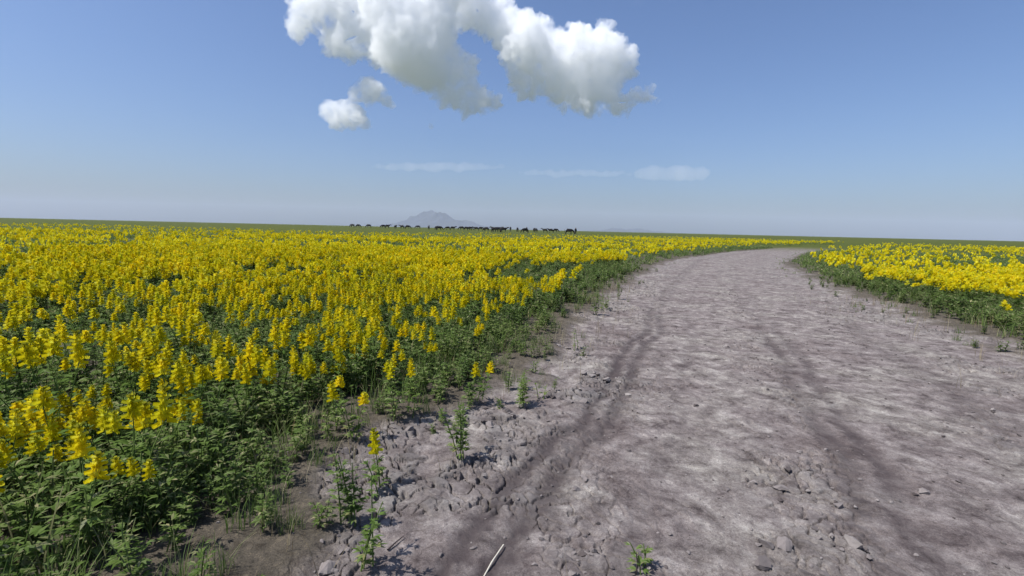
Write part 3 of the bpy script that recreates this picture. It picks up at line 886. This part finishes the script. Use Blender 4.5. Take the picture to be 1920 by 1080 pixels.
def cloud(name, blobs, Y, lab, m, vox, seed, amp=1.0, flat=1.0, kind=None, group=None):
    rg = np.random.default_rng(seed)
    k = Y / FPX
    bm = bmesh.new()
    for px, py, r in blobs:
        c = on_depth(px, py, Y); c[1] += (rg.random() - .5) * r * k * 1.4
        r *= 1.09; M4 = Matrix.Translation(Vector(c)) @ Matrix.Diagonal((r * k, r * k * 1.05, r * k * flat, 1))
        bmesh.ops.create_icosphere(bm, subdivisions=3, radius=1, matrix=M4)
    me = bpy.data.meshes.new('tmp'); bm.to_mesh(me); bm.free()
    o = link(bpy.data.objects.new('tmp', me))
    rm = o.modifiers.new('Remesh', 'REMESH'); rm.mode = 'VOXEL'; rm.voxel_size = vox
    out = bpy.data.meshes.new_from_object(o.evaluated_get(bpy.context.evaluated_depsgraph_get()))
    bpy.data.objects.remove(o); bpy.data.meshes.remove(me)
    n = len(out.vertices); co = np.empty(n * 3, np.float32); out.vertices.foreach_get('co', co); co = co.reshape(-1, 3)
    no = np.empty(n * 3, np.float32); out.vertex_normals.foreach_get('vector', no); no = no.reshape(-1, 3)
    disp = 0
    for s, a in ((110, 34), (55, 28), (27, 21), (13, 13)):
        bl = 1 - np.abs(vnoise3(co / s + seed) * 2 - 1) * 1.6
        disp = disp + a * (bl - .62)
    co = co + no * disp[:, None] * amp * k / 2.67 * np.clip(1, 0, 1)
    out.vertices.foreach_set('co', co.astype(np.float32).ravel()); out.update()
    out.name = name; out.materials.clear(); out.materials.append(m)
    for p in out.polygons: p.use_smooth = True
    tag(mesh_obj(name, out), lab, 'cloud', group, kind)
CY = 2500
A = [(775, 72, 72), (700, 50, 40), (735, 25, 48), (672, 60, 28), (690, 25, 26), (805, 50, 50), (826, 105, 38), (854, 150, 27), (805, 120, 48), (755, 100, 45), (888, 176, 25), (906, 190, 20), (930, 192, 12), (878, 200, 18), (900, 200, 16), (845, 180, 24), (888, 125, 14), (880, 118, 15), (888, 146, 15), (640, 85, 30), (715, 100, 26), (720, -15, 50), (800, -20, 55), (610, 60, 26), (660, 95, 18), (815, 165, 20), (900, 186, 22), (872, 192, 20), (866, 172, 24), (925, 196, 13), (672, 20, 18), (590, 20, 32), (560, 50, 22), (640, 20, 34), (600, -20, 40), (660, -25, 40), (700, 16, 18), (745, -5, 30)]
B = [(880, 5, 40), (925, 25, 34), (902, 45, 24), (955, 65, 36), (985, 95, 46), (1010, 62, 24), (1027, 48, 12), (950, 92, 20), (960, 125, 22), (985, 150, 26), (1050, 95, 38), (1090, 98, 42), (1130, 98, 36), (1100, 145, 48), (1136, 52, 15), (1165, 125, 30), (1182, 108, 16), (1055, 150, 38), (1040, 185, 14), (1085, 190, 26), (1110, 200, 22), (1140, 185, 24), (1170, 190, 16), (1195, 182, 12), (1217, 177, 15), (1232, 186, 7), (1080, 70, 18), (1110, 66, 14), (1150, 80, 16), (860, -30, 45), (1005, 170, 16), (1150, 196, 20), (1180, 192, 17), (1206, 184, 15), (1060, 198, 20), (1120, 205, 18), (1140, 150, 34), (1010, 140, 26), (1020, 120, 24)]
cloud('cloud', A, CY, 'big cumulus cloud with a grey core at the upper left', M_CLOUD, 10, 1)
cloud('cloud', B, CY + 150, 'long bright cumulus cloud sloping down to the right', M_CLOUD, 10, 5)
cloud('cloud', [(688, 166, 22), (708, 172, 20), (668, 178, 16), (722, 188, 13), (735, 196, 8), (690, 186, 14), (700, 178, 15), (714, 182, 12)], CY, 'small loose cloud hanging below the grey cored cumulus', M_CLOUD, 8, 9, .55)
cloud('cloud', [(652, 205, 22), (668, 218, 14), (682, 228, 9), (640, 225, 20), (622, 213, 18), (640, 208, 20), (660, 228, 14), (675, 222, 12), (696, 236, 5)], CY, 'ragged white cloud lowest at the left, under the small loose cloud', M_CLOUD, 8, 13, .55)
cloud('cloud', [(807, 236, 4), (810, 239, 3)], CY, 'tiny white puff alone below the grey cored cumulus', M_CLOUD, 3, 17, .12)
M_VEIL = cloud_material('cloud_veil', .00022)
wb = lambda x0, x1, y0, n, r, sd: [(x0 + (x1 - x0) * (i + .5) / n, y0 + random.Random(sd + i).uniform(-2, 2), r * math.sin(math.pi * (i + .8) / (n + .6)) ** .5 * random.Random(sd - i).uniform(.8, 1.2)) for i in range(n)]
cloud('cloud', wb(690, 960, 313, 20, 12, 3), 6500, 'faint flat streak of cloud above the hill', M_WISP, 26, 21, .12, .7)
cloud('cloud', wb(955, 1200, 325, 18, 10, 40), 6500, 'fainter flat streak of cloud above the herd', M_WISP, 26, 25, .12, .7)
cloud('cloud', wb(1190, 1330, 326, 10, 17, 70), 6500, 'soft pale bank of thin cloud low at the right', M_WISP, 26, 29, .15, .9)
cloud('cloud', [(1196, 4, 7), (1204, 1, 6), (1188, 8, 4)], CY, 'faint torn wisp at the top edge right of the long bright cloud', M_VEIL, 6, 33, .3)

# ---------------------------------------------------------------- the air
def haze():
    bm = bmesh.new(); bmesh.ops.create_cube(bm, size=1, matrix=Matrix.Translation((0, 0, 240)) @ Matrix.Diagonal((27000, 27000, 500, 1)))
    me = bpy.data.meshes.new('haze'); bm.to_mesh(me); bm.free()
    m = bpy.data.materials.new('haze_air'); m.use_nodes = True
    n = m.node_tree; n.nodes.clear()
    out = n.nodes.new('ShaderNodeOutputMaterial'); v = n.nodes.new('ShaderNodeVolumePrincipled')
    v.inputs['Density'].default_value = 0.000060; v.inputs['Color'].default_value = (.78, .85, 1.0, 1); v.inputs['Anisotropy'].default_value = 0.0
    n.links.new(v.outputs[0], out.inputs['Volume']); me.materials.append(m)
    tag(mesh_obj('haze', me), 'pale blue haze over the plain', 'haze', kind='stuff')
haze()
